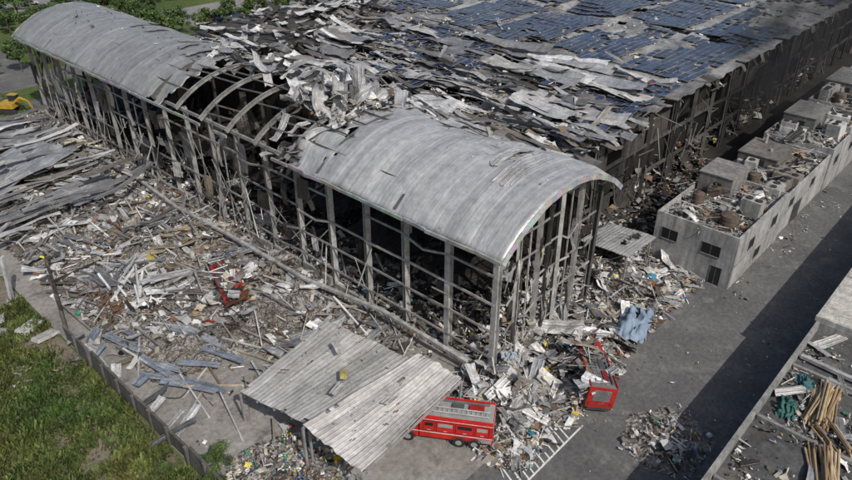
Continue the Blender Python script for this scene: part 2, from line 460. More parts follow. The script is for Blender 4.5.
for k in range(1,16):
    x=ax_(k)
    for i in range(NB):
        y0=i*BS;y1=y0+BS
        opn=27<y0<52
        if opn and RN.random()<.6: continue
        if not opn and k%2: continue
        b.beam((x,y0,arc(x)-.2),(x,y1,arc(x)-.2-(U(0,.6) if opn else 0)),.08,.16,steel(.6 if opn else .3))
for _ in range(100):
    y=U(1,98);x=U(.5,15);z=U(2,11)
    b.beam((x,y,z),(x+U(-3,3),y+U(-4,4),z+U(-4,2)),U(.06,.18),U(.06,.18),steel(U(.15,.7)))
for _ in range(60):
    y=U(14,98);z=U(1,9)
    b.beam((U(-.5,.6),y,z),(U(-2.0,.6),y+U(-3,3),max(.3,z-U(1,6))),U(.05,.13),U(.05,.13),steel(U(.4,1.4)))
b.build('steel_frame',[M_metal],hall)
b=MB()
for i in range(NB):
    y0=i*BS
    if RN.random()<.85: b.bb(-.25,.05,y0+.3,y0+BS-.3,0,U(.8,1.3),(.3,.29,.27))
P=[(-.9,2,1.4),(-1.3,13,2.0),(-2.4,24,1.3),(-3.0,38,1.7),(-3.2,50,1.2),(-3.0,63,2.1),(-3.6,74,1.8)]
for q0,q1 in zip(P[:-1],P[1:]): b.beam(q0,q1,.4,.3,(.38,.38,.37))
b.build('plinth_wall',[M_conc],hall)
s=MB()
for i in range(NB):
    y0=i*BS
    n=0 if y0<20 else RN.choice((2,3,4,5))
    for _ in range(n):
        y=y0+U(.3,5);z=U(3,12.8);L=U(1.2,4)
        s.sheet((-.1+U(-.3,.3),y,z-L/2+.5),L,U(.5,1.8),rot(0,1.57+U(-.15,.15),U(-.2,.2))@rot(U(-.2,.2)),5,2,U(-.2,.3),.15,pick((.2,.35,.4,.05,0)),ragged=.3)
for _ in range(50):
    x=U(.5,16);z=U(1.5,12);L=U(1.2,4)
    s.sheet((x,U(-.3,.3),z),L,U(.15,.5),rot(0,1.57+U(-.2,.2),U(1.2,1.9)),5,2,U(-.3,.3),.12,pick((.5,.25,.2,.05,0)),ragged=.3)
for _ in range(150):
    x=U(1,16);y=U(1,98);z=U(2,12);L=U(1.5,4)
    s.sheet((x,y,z),L,U(.5,1.6),rot(U(-1,1),1.57+U(-.5,.5),U(0,3)),5,2,U(-.3,.3),.2,pick((.05,.2,.7,.05,0)))
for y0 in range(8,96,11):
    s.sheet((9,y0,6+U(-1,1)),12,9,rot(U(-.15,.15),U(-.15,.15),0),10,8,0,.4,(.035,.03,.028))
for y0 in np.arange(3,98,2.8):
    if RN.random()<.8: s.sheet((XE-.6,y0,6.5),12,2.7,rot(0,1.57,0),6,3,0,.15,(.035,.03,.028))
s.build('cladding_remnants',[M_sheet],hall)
def barrel(name,ya,yb,col,rag0,rag1,seed,damage):
    mb=MB();nx=50;ny=int((yb-ya)/.4);vs=[];uv=[]
    for j in range(ny+1):
        for i in range(nx+1):
            t=i/nx;x=XC-CH+t*2*CH;y=ya+(yb-ya)*j/ny
            z=arc(x)
            if j==0: y+=rag0*(fbm(x*.5,seed)*1.2)
            if j==ny: y+=rag1*(fbm(x*.5,seed+9)*1.4)
            dn=(1-sm(0,8,yb-y)) if rag1 else (1-sm(0,9,y-ya))*(.8 if rag0 else 0)
            z+=.12*fbm(x*.3,y*.15,seed)+damage*.6*max(0,fbm(x*.18,y*.2,seed+3))*sm(6,14,x)
            z-=damage*.8*max(0,fbm(x*.12+4,y*.12,seed+6)-.15)
            z+=damage*.34*max(0,nz(y*.42+.22*x,x*.1,seed+30)-.1)*sm(3,10,x)
            z+=dn*1.1*nz(x*.6,y*.3,seed)-dn*.6
            if x<1: z-=.2*damage*max(0,nz(y*.4,seed+2))*(1-x)
            if damage and x>14: z+=.4*(x-14)*.4*nz(y*.35,seed)
            vs.append((x,y,z));uv.append((y,x))
    fs=[]
    for j in range(ny):
        for i in range(nx):
            x=XC-CH+i/nx*2*CH;y=ya+(yb-ya)*j/ny
            if rag1 and yb-y<6 and fbm(x*.35,y*.35,seed+20)>.05+.2*(yb-y)/6*2: continue
            if rag0 and y-ya<5 and fbm(x*.35,y*.35,seed+22)>.1+.18*(y-ya): continue
            if x>8 and fbm(x*.3,y*.6,seed+60)>.85: continue
            k=j*(nx+1)+i;fs.append((k,k+1,k+nx+2,k+nx+1))
    mb.add(vs,fs,col,uv);return mb.build(name,[M_roof],hall,smooth=True,solid=.1)
barrel('near_roof',-1.6,27,(.5,.505,.5),0,1,3,1.1)
barrel('far_roof',52,100,(.34,.345,.34),1.4,0,8,.5)
b=MB()
for yy,c in((-1.72,(.42,.42,.41)),(100.1,(.35,.35,.35))):
    p=None
    for k in range(25):
        x=XC-CH+k*2*CH/24;q=Vector((x,yy+U(-.04,.04),arc(x)-.22+U(-.05,.05)))
        if p: b.beam(p,q,.14,.5,tuple(v*U(.8,1.1) for v in c))
        p=q
for y0 in np.arange(-1.6,99,2.8):
    if 27<y0<50 and RN.random()<.5: continue
    b.beam((XC-CH-.12,y0,ZE-.2+U(-.06,.06)),(XC-CH-.12+U(-.1,.1),y0+2.75,ZE-.2+U(-.08,.08)),.2,.32,tuple(v*U(.8,1.1) for v in(.34,.34,.34)))
b.build('roof_trim',[M_metal],hall)
s=MB()
def arot(x): return rot(0,math.asin(max(-.95,min(.95,(x-XC)/RR))),0)
for _ in range(13):
    x=U(8,15);y=U(3,26) if RN.random()<.6 else U(55,80);L=U(3,8)
    s.sheet((x,y,arc(x)+.2),L,U(.9,2.0),arot(x)@rot(U(-.06,.06),0,U(-.12,.12)),12,5,-1/RR,.16,(.46,.46,.45) if y<30 else (.3,.3,.3),ragged=.9)
for _ in range(64):
    x=U(4,17);y=U(25,32)+U(-1,5);z=arc(min(x,17))+U(-.3,.9)
    s.sheet((x,y,z),U(2,5),U(.7,1.8),rot(U(-.7,.7),U(-.7,.7),U(0,6.28)),8,4,U(-.5,.5),.5,pick((.75,.25,0,0,0)),0,U(-.2,.2),ragged=.5)
for _ in range(60):
    x=U(8,19);y=U(33,58);z=arc(min(x,17))+U(-.8,.5)
    s.sheet((x,y,z),U(2,5),U(.7,1.8),rot(U(-.5,.5),U(-.5,.5),U(0,6.28)),8,4,U(-.4,.4),.4,pick((.6,.3,.1,0,0)),0,U(-.2,.2),ragged=.5)
for x,y,L,a,cu in((7,27.5,5.5,.6,.3),(9,27,5,-.3,-.35),(5.5,29,4.5,1.3,.45),(11,29,5.5,.2,.3),(8,31,5,2.2,.3)):
    s.sheet((x,y,18.3),L,1.7,rot(U(-.5,.5),-1.0,a),12,5,cu,.5,(.46,.46,.46),0,.12,ragged=.9)
for _ in range(16):
    x=U(-1,4);y=U(26,32)
    s.sheet((x,y,arc(x)-U(0,2)),U(2,4),U(.6,1.5),rot(U(-.5,.5),U(-.2,1.1),U(0,6)),8,4,U(-.4,.4),.4,(.4,.4,.4))
s.build('crumpled_roof_sheets',[M_sheet],hall,smooth=True)
d=MB();scatter(d,90,6,15,0,24,lambda x,y:arc(x)+.05,(.2,.4,.3,.1,0),.04,.25);scatter(d,500,4,16,23,34,lambda x,y:arc(x)+.1,W_ROOF,.1,.7);scatter(d,160,4,15,52,99,lambda x,y:arc(x)+.1,(.2,.3,.4,.1,0),.08,.4)
d.build('roof_litter',[M_deb],hall)

# ------------------------------------------------------------------ warehouse
wh=empty('burnt_warehouse_building')
X0,X1,Y0,Y1=18.5,140,7,84
def wz(x,y):
    dmg=1-sm(28,54,x+ (0 if y<50 else -(y-50)*.5))
    z=13.3+.02*(y-7)
    z+=.35*fbm(x*.12,y*.12,2)
    z-=dmg*(1.0+2.8*max(0,fbm(x*.09,y*.09,5)+.2))*sm(6,12,y+.0)
    z+=dmg*.8*nz(x*.5,y*.2,8)
    z-=1.4*max(0,fbm(x*.06+9,y*.06,3)-.25)
    return z,dmg
mb=MB();vs=[];uv=[];stp=.9
gx=np.arange(X0,X1,stp);gy=np.arange(Y0,Y1,stp);DM={}
for i,x in enumerate(gx):
    for j,y in enumerate(gy):
        z,dm=wz(x,y);DM[i,j]=dm
        yy=y+(.6*nz(x*.4,2.0)-.5 if j==0 else 0)
        if j==0: z-=.3*abs(nz(x*.5,5.0))
        vs.append((x,yy,z));uv.append((x,y))
fs=[]
for i in range(len(gx)-1):
    for j in range(len(gy)-1):
        x=gx[i];y=gy[j];dm=DM[i,j]
        if fbm(x*.25,y*.11,12)>.5-.55*dm: continue
        if fbm(x*.12,y*.1,15)>.55 : continue
        k=i*len(gy)+j;fs.append((k,k+len(gy),k+len(gy)+1,k+1))
mb.add(vs,fs,(.4,.4,.39),uv);mb.build('roof_deck',[M_roofs],wh,smooth=False,solid=.15)
s=MB()
for _ in range(70):
    x=19+RN.random()*32;y=U(10,70)
    z,dm=wz(x,y);
    s.sheet((x,y,max(z,10.8)+.4+U(0,.5)),U(6,14),U(1.8,3.6),rot(U(-.25,.25),U(-.07,.07),1.57+U(-.12,.12)),16,6,U(-.04,.04),.22,pick((.5,.5,0,0,0)),0,U(-.03,.03),ragged=.4)
for _ in range(800):
    x=18.5+RN.random()**1.2*44;y=U(8,82)
    z,dm=wz(x,y)
    if RN.random()>.1+.9*dm: continue
    L=U(3,11);base=1.57+.4*nz(x*.06,y*.06,40)
    a=base+U(-.12,.12) if RN.random()<.85 else U(0,3)
    ht=.3+dm*max(0,U(-.4,1.3)+.8*nz(x*.15,y*.15,44))
    w_=(.64,.28,.02,.06,0) if nz(x*.07,y*.07,50)>-.1 else (.12,.28,.56,.04,0)
    s.sheet((x,y,z+ht),L,U(.4,1.0),rot(U(-.3,.3),U(-.1,.1),a),9,2,U(-.1,.1),.2,pick(w_),0,U(-.06,.06),ragged=.3)
for _ in range(120):
    x=U(50,135);y=U(9,82);z,dm=wz(x,y)
    s.sheet((x,y,z+.2),U(1.5,4),U(.4,1.0),rot(U(-.15,.15),U(-.1,.1),U(0,3)),6,2,U(-.1,.1),.2,pick((.55,.35,.1,0,0)))
for _ in range(34):
    x=U(20,120);s.sheet((x,6.6,12.3),U(.8,2.4),U(.4,1.2),rot(0,1.2+U(-.5,.3),-1.57),6,2,U(-.2,.4),.25,pick((.15,.4,.45,0,0)))
s.build('torn_roof_sheets',[M_sheet],wh)
d=MB()
scatter(d,8000,18.5,66,8,83,lambda x,y:wz(x,y)[0]+.1,W_ROOF,.1,.7,lambda x,y:.1+.9*wz(x,y)[1],.6)
scatter(d,2400,50,138,8,83,lambda x,y:wz(x,y)[0]+.1,(.3,.25,.3,.14,.01),.1,.6)
d.build('roof_debris',[M_deb],wh)
p=MB()
for a in range(0,64):
    for c in range(0,68):
        x=28.5+a*1.72;y=8.6+c*1.08
        if (c%12)>=10 or (a%15)==14: continue
        z,dm=wz(x,y)
        mask=fbm(x*.05,y*.055,31)+(.3*sm(55,75,y) )
        if mask>.27: continue
        if x<34 and mask>.0: continue
        pr=.05+.45*dm+ (.35 if mask>.17 else 0)
        if RN.random()<pr: continue
        k=dm*.9+(.3 if mask>.15 else .05)
        R=rot(U(-.35,.35)*k+.03+.1*nz(x*.1,y*.1,70),U(-.3,.3)*k+.06*nz(x*.1,y*.1,71),U(-.3,.3)*k)
        g=U(.7,1.5);cc=(.028*g,.04*g,.075*g)
        if RN.random()<.05: cc=(.1,.1,.105)
        z=max(z,12.0 if dm>.5 else z)
        p.box((x+U(-.5,.5)*k,y+U(-.5,.5)*k,z+.35+.5*dm),(1.66,1.0,.05),R,(.28,.285,.29),1)
        v=[Vector(q) for q in((-.79,-.46,.03),(.79,-.46,.03),(.79,.46,.03),(-.79,.46,.03))]
        o=Vector(p.v[-8])+R@Vector((.83,.5,.025))
        p.add([o+R@q for q in v],[(0,1,2,3)],cc)
p.build('solar_panels',[M_panel,M_metal],wh)
b=MB()
dk=lambda k:(.12*k,.115*k,.11*k)
for x in np.arange(22,140,6.5):
    b.ibeam((x,7,0),(x+U(-.3,.3),7+U(-.2,.2),12.9),.5,.5,dk(U(.4,1.0)))
    for y in np.arange(20,84,14): b.ibeam((x,y,0),(x,y,12.2),.4,.4,dk(.6))
    for y in np.arange(8,82,3):
        z1=wz(x,y)[0];z2=wz(x,y+3)[0];b.ibeam((x,y,z1-.5),(x,y+3,z2-.5),.25,.4,dk(U(.8,2.2)))
    for z in (4.5,8.7):
        b.beam((x,7,z),(x+6.5,7,z+U(-.5,.3)),.25,.4,dk(U(.3,.9)))
for y in np.arange(7,82,2.6):
    for x in np.arange(18.5,60,4):
        if RN.random()<.6: b.beam((x,y,wz(x,y)[0]-.25),(x+4,y+U(-.4,.4),wz(x+4,y)[0]-.25+U(-.4,.4)),.1,.18,dk(U(1,3.2)))
for _ in range(190):
    x=U(18.5,60);y=U(8,82);z=U(10,13.8);a=U(0,6.28);L=U(2,6)
    b.beam((x,y,z),(x+L*math.cos(a),y+L*math.sin(a),z+U(-2,2)),U(.06,.18),U(.06,.2),dk(U(.6,3.0)))
for _ in range(160):
    x=U(20,120);z=U(1,12);b.beam((x,6.8,z),(x+U(-2,2),6.8+U(-1.5,1),z+U(-4,2)),U(.05,.15),U(.05,.15),dk(U(.4,1.6)))
for y in np.arange(8,84,5.6):
    b.ibeam((18.5,y,0),(18.5,y,12.5),.4,.4,dk(1.2))
    b.beam((18.5,y,8.6),(18.5,y+5.6,8.6),.2,.4,dk(1.4))
b.build('burnt_steel_frame',[M_char],wh)
b=MB()
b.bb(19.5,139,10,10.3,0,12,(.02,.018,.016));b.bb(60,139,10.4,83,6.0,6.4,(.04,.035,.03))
b.bb(139.6,140,7,83,0,13,(.1,.1,.1));b.bb(22.5,140,83.5,83.9,0,13,(.14,.14,.14))
for x in np.arange(22,138,6.5):
    if RN.random()<.5: b.bb(x+.3,x+U(2,5.8),7.05,7.2,0,U(1.5,5),(.05,.045,.04))
    if RN.random()<.4: b.bb(x+.3,x+U(2,5.8),7.05,7.2,8.9,U(10,12.3),(.055,.05,.045))
b.build('walls',[M_char],wh)
d=MB();scatter(d,1500,20,120,7,9.8,lambda x,y:0,W_IN,.2,1.2,None,3);d.build('wall_debris',[M_deb],wh)
b=MB()
b.bb(24,46,66,82,12,14.2,(.07,.065,.06));b.build('rear_block',[M_conc],wh)
s=MB()
for _ in range(90):
    x=U(22,50);y=U(62,83);s.sheet((x,y,14.3+U(0,.8)),U(3,7),U(.5,1.3),rot(U(-.3,.3),U(-.15,.15),U(0,3)),8,2,U(-.12,.12),.4,pick((.35,.35,.3,0,0)))
for _ in range(18):
    x=U(40,56);y=U(72,83);s.sheet((x,y,15.0+U(0,1)),U(5,9),U(1.0,1.6),rot(U(-.2,.2),U(-.3,.1),U(-.4,.4)),8,2,U(-.12,.12),.3,(.6,.6,.58))
s.build('rear_sheets',[M_sheet],wh)

# ------------------------------------------------------------------ annex
ax=empty('annex_building')
b=MB();w=MB()
blocks=[(29.3,44,-10.5,-1,6.6,(.36,.36,.35)),(44.003,62,-10.2,-1.2,5.6,(.4,.4,.39)),(62.003,80,-10.4,-1,6.4,(.36,.36,.355)),(80.003,112,-10.2,-1.2,6.8,(.35,.35,.35))]
for x0,x1,y0,y1,h,c in blocks:
    b.bb(x0,x1,y0,y1,0,h-.9,c)
    t=.22
    b.bb(x0,x1,y0-.003,y0+t,h-.897,h,c);b.bb(x0,x1,y1-t,y1+.003,h-.897,h,c)
    b.bb(x0-.003,x0+t,y0+t,y1-t,h-.897,h,c);b.bb(x1-t,x1-.004,y0+t,y1-t,h-.897,h,c)
    b.bb(x0+.3,x1-.3,y0-.06,y0-.0032,2.85,3.05,tuple(q*.8 for q in c))
b.build('walls',[M_conc],ax)
def window(face,a,b_,z0,z1,pos,glass=(.015,.016,.018)):
    f=.06;fr=(.16,.16,.16)
    def bx(a0,a1,zz0,zz1,d0,d1,c):
        if face=='x': w.bb(pos-d1,pos-d0,a0,a1,zz0,zz1,c)
        else: w.bb(a0,a1,pos-d1,pos-d0,zz0,zz1,c)
    bx(a,b_,z0,z1,.003,.02,glass)
    bx(a-f,a,z0-f,z1+f,.003,.06,fr);bx(b_,b_+f,z0-f,z1+f,.003,.06,fr)
    bx(a,b_,z0-f,z0,.003,.1,(.25,.25,.24));bx(a,b_,z1,z1+f,.003,.06,fr)
    m=(a+b_)/2;bx(m-.025,m+.025,z0,z1,.021,.04,fr)
window('x',-3.8,-1.9,3.5,4.8,29.3);window('x',-8.8,-6.7,3.5,4.8,29.3);window('x',-9.4,-8.2,.02,2.3,29.3,(.03,.03,.03))
for x in (33,40): window('y',x,x+1.5,3.5,4.8,-10.5)
window('y',36,37.6,1.0,2.2,-10.5)
for x in (47,55): window('y',x,x+1.4,3.3,4.4,-10.2)
for x in (64,71,76): window('y',x,x+1.5,3.5,4.7,-10.4)
for x in range(83,110,8): window('y',x,x+1.6,3.5,4.7,-10.2)
w.bb(49.5,52.5,-10.26,-10.21,.02,2.7,(.06,.06,.06))
w.build('windows_doors',[M_metal],ax)
b=MB()
def roofroom(x,y,z,sx,sy,h,c):
    b.bb(x,x+sx,y,y+sy,z,z+h,c);b.bb(x-.1,x+sx+.1,y-.1,y+sy+.1,z+h,z+h+.12,tuple(q*1.1 for q in c))
    b.bb(x-.03,x,y+sy*.3,y+sy*.3+.9,z+.1,z+min(2,h-.2),(.03,.03,.03))
roofroom(38.5,-5.5,5.72,5,4,2.8,(.22,.21,.2));roofroom(51,-6.5,4.72,6,5,2.4,(.15,.14,.13));roofroom(67,-6,5.52,7,4.4,2.6,(.2,.2,.19));roofroom(86,-7,5.92,9,5.4,2.6,(.18,.18,.18))
def acunit(x,y,z,a):
    R=rot(U(-.04,.04),U(-.04,.04),a);o=Vector((x,y,z));c=RN.choice([(.36,.36,.34),(.22,.2,.17),(.55,.55,.53),(.16,.12,.09),(.45,.45,.43)])
    sx,sy,sz=U(1.4,3.4),U(1,2.0),U(1.0,2.3)
    b.box(o+Vector((0,0,.25+sz/2)),(sx,sy,sz),R,c)
    for k in(-.25,.25): b.cyl(o+R@Vector((k*sx,0,.25+sz)),o+R@Vector((k*sx,0,.37+sz)),min(.4,sx*.2),12,(.04,.04,.04))
    for k in(-.4,.4): b.box(o+R@Vector((k*sx,0,.125)),(.12,sy*.9,.25),R,(.1,.1,.1))
    for k in range(4): b.box(o+R@Vector((0,-sy/2-.01,.25+sz*(.2+.2*k))),(sx*.9,.02,.06),R,(.1,.1,.1))
for _ in range(46):
    x=U(31,110)
    z=5.72 if x<43.5 else 4.72 if x<61.5 else 5.52 if x<79.5 else 5.92
    acunit(x,RN.choice((U(-9,-7.2),U(-4,-2.4))),z,RN.choice((0,1.57))+U(-.12,.12))
for x,y,z,r in((32.3,-8.0,5.72,1.0),(47,-5.4,4.72,.75),(65.5,-3.2,5.52,.75),(83,-5,5.92,.8),(35,-3.2,5.72,.7)):
    b.cyl((x,y,z),(x,y,z+1.7),r,18,(.15,.11,.085));b.cyl((x,y,z+1.7),(x,y,z+1.95),r,18,(.13,.1,.08),r2=.25)
    for q in(.4,.9,1.4): b.cyl((x,y,z+q),(x,y,z+q+.06),r+.03,18,(.2,.17,.14))
for y in(-7.2,-6.7,-2):
    b.cyl((30.5,y,6.1),(43,y,6.1),.14,8,(.25,.23,.2));b.cyl((45,y,5.1),(61,y,5.1),.14,8,(.2,.15,.11))
for _ in range(9):
    x=U(31,100);y=U(-8,-3);z=6;b.cyl((x,y,z),(x+U(-.2,.2),y,z+U(1.5,3)),.22,10,(.35,.34,.32));b.cyl((x,y,z+.6),(x+U(1,3),y+U(-1,1),z+.8),.22,10,(.35,.34,.32))
for _ in range(170):
    x=U(30,110);z=4.8 if 44<x<62 else 5.8
    b.beam((x,U(-9.5,-2),z+U(.1,2.2)),(x+U(-2.5,2.5),U(-9.5,-2),z+U(.1,2.2)),.06,.08,pick((.4,.3,.2,.1,0)))
b.build('rooftop_equipment',[M_conc],ax)
s=MB()
for _ in range(80):
    x=U(30.5,110);z=5.2 if 44<x<62 else 6.1
    s.sheet((x,U(-9,-2.5),z+U(0,1)),U(1,3.2),U(.4,1.3),rot(U(-.5,.5),U(-.5,.5),U(0,3)),5,2,U(-.2,.2),.2,pick((.55,.2,.1,.15,0)),ragged=.3)
s.build('rooftop_sheets',[M_sheet],ax)
d=MB();scatter(d,5500,29.6,111,-10,-1.4,lambda x,y:4.8 if 44<x<62 else 5.8,(.3,.25,.22,.22,.01),.1,.7,None,.5)
d.build('rooftop_debris',[M_deb],ax)
e=empty('loading_canopy')
s=MB();s.sheet((24.6,1.0,4.1),6.5,6,rot(-.05,.06,0),8,6,0,.12,(.42,.42,.41));s.build('roof_sheet',[M_sheet],e,solid=.08)
b=MB()
for x,y in((21.8,-1.6),(27.4,-1.6),(21.8,3.6),(27.4,3.6)): b.beam((x,y,0),(x,y,3.95),.18,.18,(.3,.3,.3))
b.build('posts',[M_metal],e)

# ------------------------------------------------------------------ neighbouring building
nb=empty('neighbouring_building')
b=MB();c=(.3,.295,.28)
b.bb(-30,21,-52,-21.3,0,5.1,(.10,.1,.097))
b.bb(-30,21,-21.3,-21.0,0,6.0,c);b.bb(20.7,20.997,-52,-21.303,5.1,6.0,c)
b.bb(21.003,110,-52,-21.0,0,5.6,c)
b.build('walls',[M_conc],nb)
s=MB()
for x in np.arange(21.2,110,4.4): s.sheet((x+2.2,-36.5,6.3),31.0,4.36,rot(0,0,1.5708),30,4,0,.04,(.6,.58,.5))
s.build('sheet_roof',[M_sheet],nb)
b=MB()
b.bb(21,110,-20.99,-20.8,5.5,6.35,(.45,.44,.42));b.bb(20.75,21.0,-51,-20.8,6.003,6.5,(.4,.4,.38))
b.build('roof_trim',[M_conc],nb)
b=MB()
for x in(-2,6,14): b.beam((x,-21.4,5.3),(x,-51,5.3),.3,.35,(.25,.25,.24))
b.beam((15.5,-21.5,5.5),(15,-30,5.5),.4,.3,(.4,.4,.39))
b.build('roof_beams',[M_conc],nb)
d=MB();scatter(d,5000,-14,20.5,-34,-21.6,lambda x,y:5.12,(.24,.3,.24,.2,.02),.07,.5,clump)
d.build('roof_litter',[M_deb],nb)
s=MB()
for _ in range(32):
    s.sheet((U(-6,20),U(-31,-22),5.4),U(1.2,4),U(.3,1.1),rot(U(-.1,.1),U(-.1,.1),U(0,3)),6,3,U(-.1,.1),.12,pick((.4,.4,.1,.1,0)),ragged=.3)
s.build('roof_sheets',[M_sheet],nb)
def logs(x,y,z,a,n,L):
    b=MB()
    for i in range(n):
        r=U(.05,.11);o=U(-.9,.9);k=U(-.13,.13);zz=z+.12+U(0,.8)*(1-abs(o))
        cx,cy=x-math.sin(a)*o+U(-.3,.3),y+math.cos(a)*o;aa=a+k;l=L*U(.7,1.05)
        b.cyl((cx-math.cos(aa)*l/2,cy-math.sin(aa)*l/2,zz),(cx+math.cos(aa)*l/2,cy+math.sin(aa)*l/2,zz+U(-.1,.1)),r,8,RN.choice([(.36,.25,.14),(.4,.3,.18),(.28,.19,.1),(.45,.36,.24),(.2,.15,.1)]))
    b.build('timber_pile',[M_deb])
logs(10.5,-24.8,5.15,.1,46,5.5);logs(3.5,-27,5.15,.35,46,5.5);logs(7.5,-26.5,5.15,.8,12,3.5)
def tarp(name,x,y,z,L,W,col,a=0,hh=1.1):
    t=MB();n=26;vs=[];uv=[]
    for i in range(n+1):
        for j in range(n+1):
            u=i/n-.5;v=j/n-.5
            ed=1-max(abs(u),abs(v))*2
            xx=x+(u*L*math.cos(a)-v*W*math.sin(a));yy=y+(u*L*math.sin(a)+v*W*math.cos(a))
            vs.append((xx+.3*nz(u*6,v*6,x),yy+.3*nz(u*6,v*6,y),z+min(1,ed*2.2)*hh*(.7+.7*nz(u*4,v*4,x))+.35*fbm(u*6,v*6,y)));uv.append((u,v))
    fs=[(i*(n+1)+j,(i+1)*(n+1)+j,(i+1)*(n+1)+j+1,i*(n+1)+j+1) for i in range(n) for j in range(n) if fbm(i*.2,j*.2,x)<.55]
    t.add(vs,fs,col,uv);return t.build(name,[M_fab],smooth=True)
tarp('blue_tarpaulin',16,-6.2,.6,5.6,3.0,(.20,.26,.34),.3)
tarp('green_tarpaulin',8.5,-22.8,5.2,2.6,1.4,(.03,.10,.085),.2,.5);tarp('teal_tarpaulin',12.5,-23,5.2,2,1.2,(.04,.12,.13),1,.5)
tarp('grey_tarpaulin',1.5,-1.2,2.2,2.2,1.4,(.3,.34,.38),.9,.4)

# ------------------------------------------------------------------ canopies
def canopy(name,corners,col,n=14):
    e=empty(name)
    P=[Vector(q) for q in corners]
    s=MB();vs=[];uv=[]
    Lu=(P[1]-P[0]).length;Lv=(P[3]-P[0]).length
    nu=int(Lu/.4);nv=int(Lv/.3);sd=U(0,50)
    for i in range(nu+1):
        for j in range(nv+1):
            u=i/nu;v=j/nv
            q=P[0]*(1-u)*(1-v)+P[1]*u*(1-v)+P[2]*u*v+P[3]*(1-u)*v
            q=q+Vector((0,0,.16*fbm(u*2.5,v*2.5,sd)-.2*math.sin(u*math.pi)*math.sin(v*math.pi)))
            if i in(0,nu) : q=q+Vector((.2*nz(v*9,sd),.08*nz(v*9,sd+3),.1*nz(v*14,sd+5)))
            vs.append(q);uv.append((v*Lv,u*Lu))
    fs=[]
    for i in range(nu):
        for j in range(nv):
            if (i in(0,nu-1) or j in(0,nv-1)) and RN.random()<.05: continue
            if fbm(i*.12,j*.2,sd)>.9: continue
            k=i*(nv+1)+j;fs.append((k,k+nv+1,k+nv+2,k+1))
    s.add(vs,fs,col,uv);s.build('roof_sheets',[M_can],e,solid=.05)
    b=MB();dz=Vector((0,0,-.35))
    for k in range(5):
        v=k/4;b.ibeam(P[0].lerp(P[3],v)+dz,P[1].lerp(P[2],v)+dz,.12,.22,(.3,.3,.3))
    for k in range(3):
        u=.05+k*.45;b.ibeam(P[0].lerp(P[1],u)+dz*1.9,P[3].lerp(P[2],u)+dz*1.9,.15,.25,(.3,.3,.3))
    for q in P: b.beam((q.x*.97+.03*P[0].x,q.y,0),q+dz,.18,.18,(.28,.28,.28))
    b.build('purlins_posts',[M_metal],e)
canopy('collapsed_canopy',[(-18.8,12.2,3.5),(-7.9,13.6,4.2),(-7.0,3.0,4.9),(-17.6,4.4,4.2)],(.47,.46,.43))
canopy('collapsed_canopy',[(-18.4,4.1,4.9),(-6.7,2.9,5.5),(-6.0,-1.5,4.9),(-17.9,-2.0,4.0)],(.55,.53,.5))
d=MB();scatter(d,90,-17,-8,-1,12,lambda x,y:4.9,W_YARD,.05,.25)
s=MB()
for x,y,a in((-14,5,.3),(-10.5,9,1.2),(-12,1,.1)): s.sheet((x,y,5.1),U(1.2,2.4),.7,rot(.05,.05,a),6,3,0,.1,(.5,.49,.45),ragged=.3)
s.sheet((-12.5,6,5.05),1.3,.6,rot(0,0,.9),4,2,0,.1,(.5,.42,.16));s.build('canopy_loose_sheets',[M_sheet])
d.build('canopy_litter',[M_deb])

e=empty('collapsed_shed_roof');s=MB()
for (x,y,z,L,W,rx,ry,rz) in((-13,90,3.6,13,14,.05,.2,.05),(-14,75,3.0,13,12,-.06,-.16,.1),(-25,86,2.4,11,13,.08,.22,0),(-9,63,1.6,9,6,.1,.1,.4),(-26,70,1.8,9,9,.12,-.2,.2)):
    s.sheet((x,y,z),L,W,rot(rx,ry,rz),22,22,0,.28,(.3,.31,.325),ragged=1.0)
for _ in range(80):
    s.sheet((U(-30,-4),U(56,97),U(1.8,4.2)),U(5,11),U(.7,1.1),rot(U(-.15,.15),U(-.15,.15),U(-.16,.16)+.1),10,2,U(-.06,.06),.15,pick((.45,.55,0,0,0)),ragged=.4)
s.build('sheets',[M_sheet],e,solid=.05)
b=MB()
for y in np.arange(60,98,4): b.ibeam((-27,y,1.4),(-5,y+U(-1,1),2.6+U(-.5,.5)),.2,.3,(.25,.25,.25))
b.build('rafters',[M_metal],e)

# ------------------------------------------------------------------ boundary wall
b=MB();y=3.0
while y<34:
    L=2.6
    if RN.random()<.8: b.box((-24.5+U(-.05,.05),y+L/2,1.0),(.22,L-.08,2.0*U(.7,1)),rot(0,U(-.12,.12),U(-.03,.03)),(.12,.115,.10))
    b.bb(-24.75,-24.45,y-.15,y+.15,0,2.2*U(.8,1),(.16,.15,.14));y+=L+.3
b.build('boundary_wall',[M_conc])
b=MB()
for k in range(5):
    t0=k/5;p0=Vector((-24.2+3.6*t0,35+13*t0,0));p1=Vector((-24.2+3.6*(t0+.19),35+13*(t0+.19),0));hh=U(2.6,3.6)
    b.beam(p0+Vector((0,0,hh/2)),p1+Vector((0,0,hh/2)),.18,hh,(.05,.045,.04))
    b.beam(p0,p0+Vector((0,0,hh+.3)),.25,.25,(.1,.09,.08))
b.build('burnt_partition_wall',[M_conc])
b=MB()
for x,y,z,sx,sy,sz,a in((-26.3,39.2,.35,2.6,1.5,.4,.5),(-25.8,36.6,.3,2.4,1.3,.35,.2),(-22.5,32.5,.5,2.2,1.1,.3,1),(-28,43,.3,1.8,1.2,.3,1.2)):
    b.box((x,y,z),(sx,sy,sz),rot(U(-.15,.15),U(-.15,.15),a),(.46,.455,.43),taper=.93)
b.build('concrete_slabs',[M_conc])
b=MB()
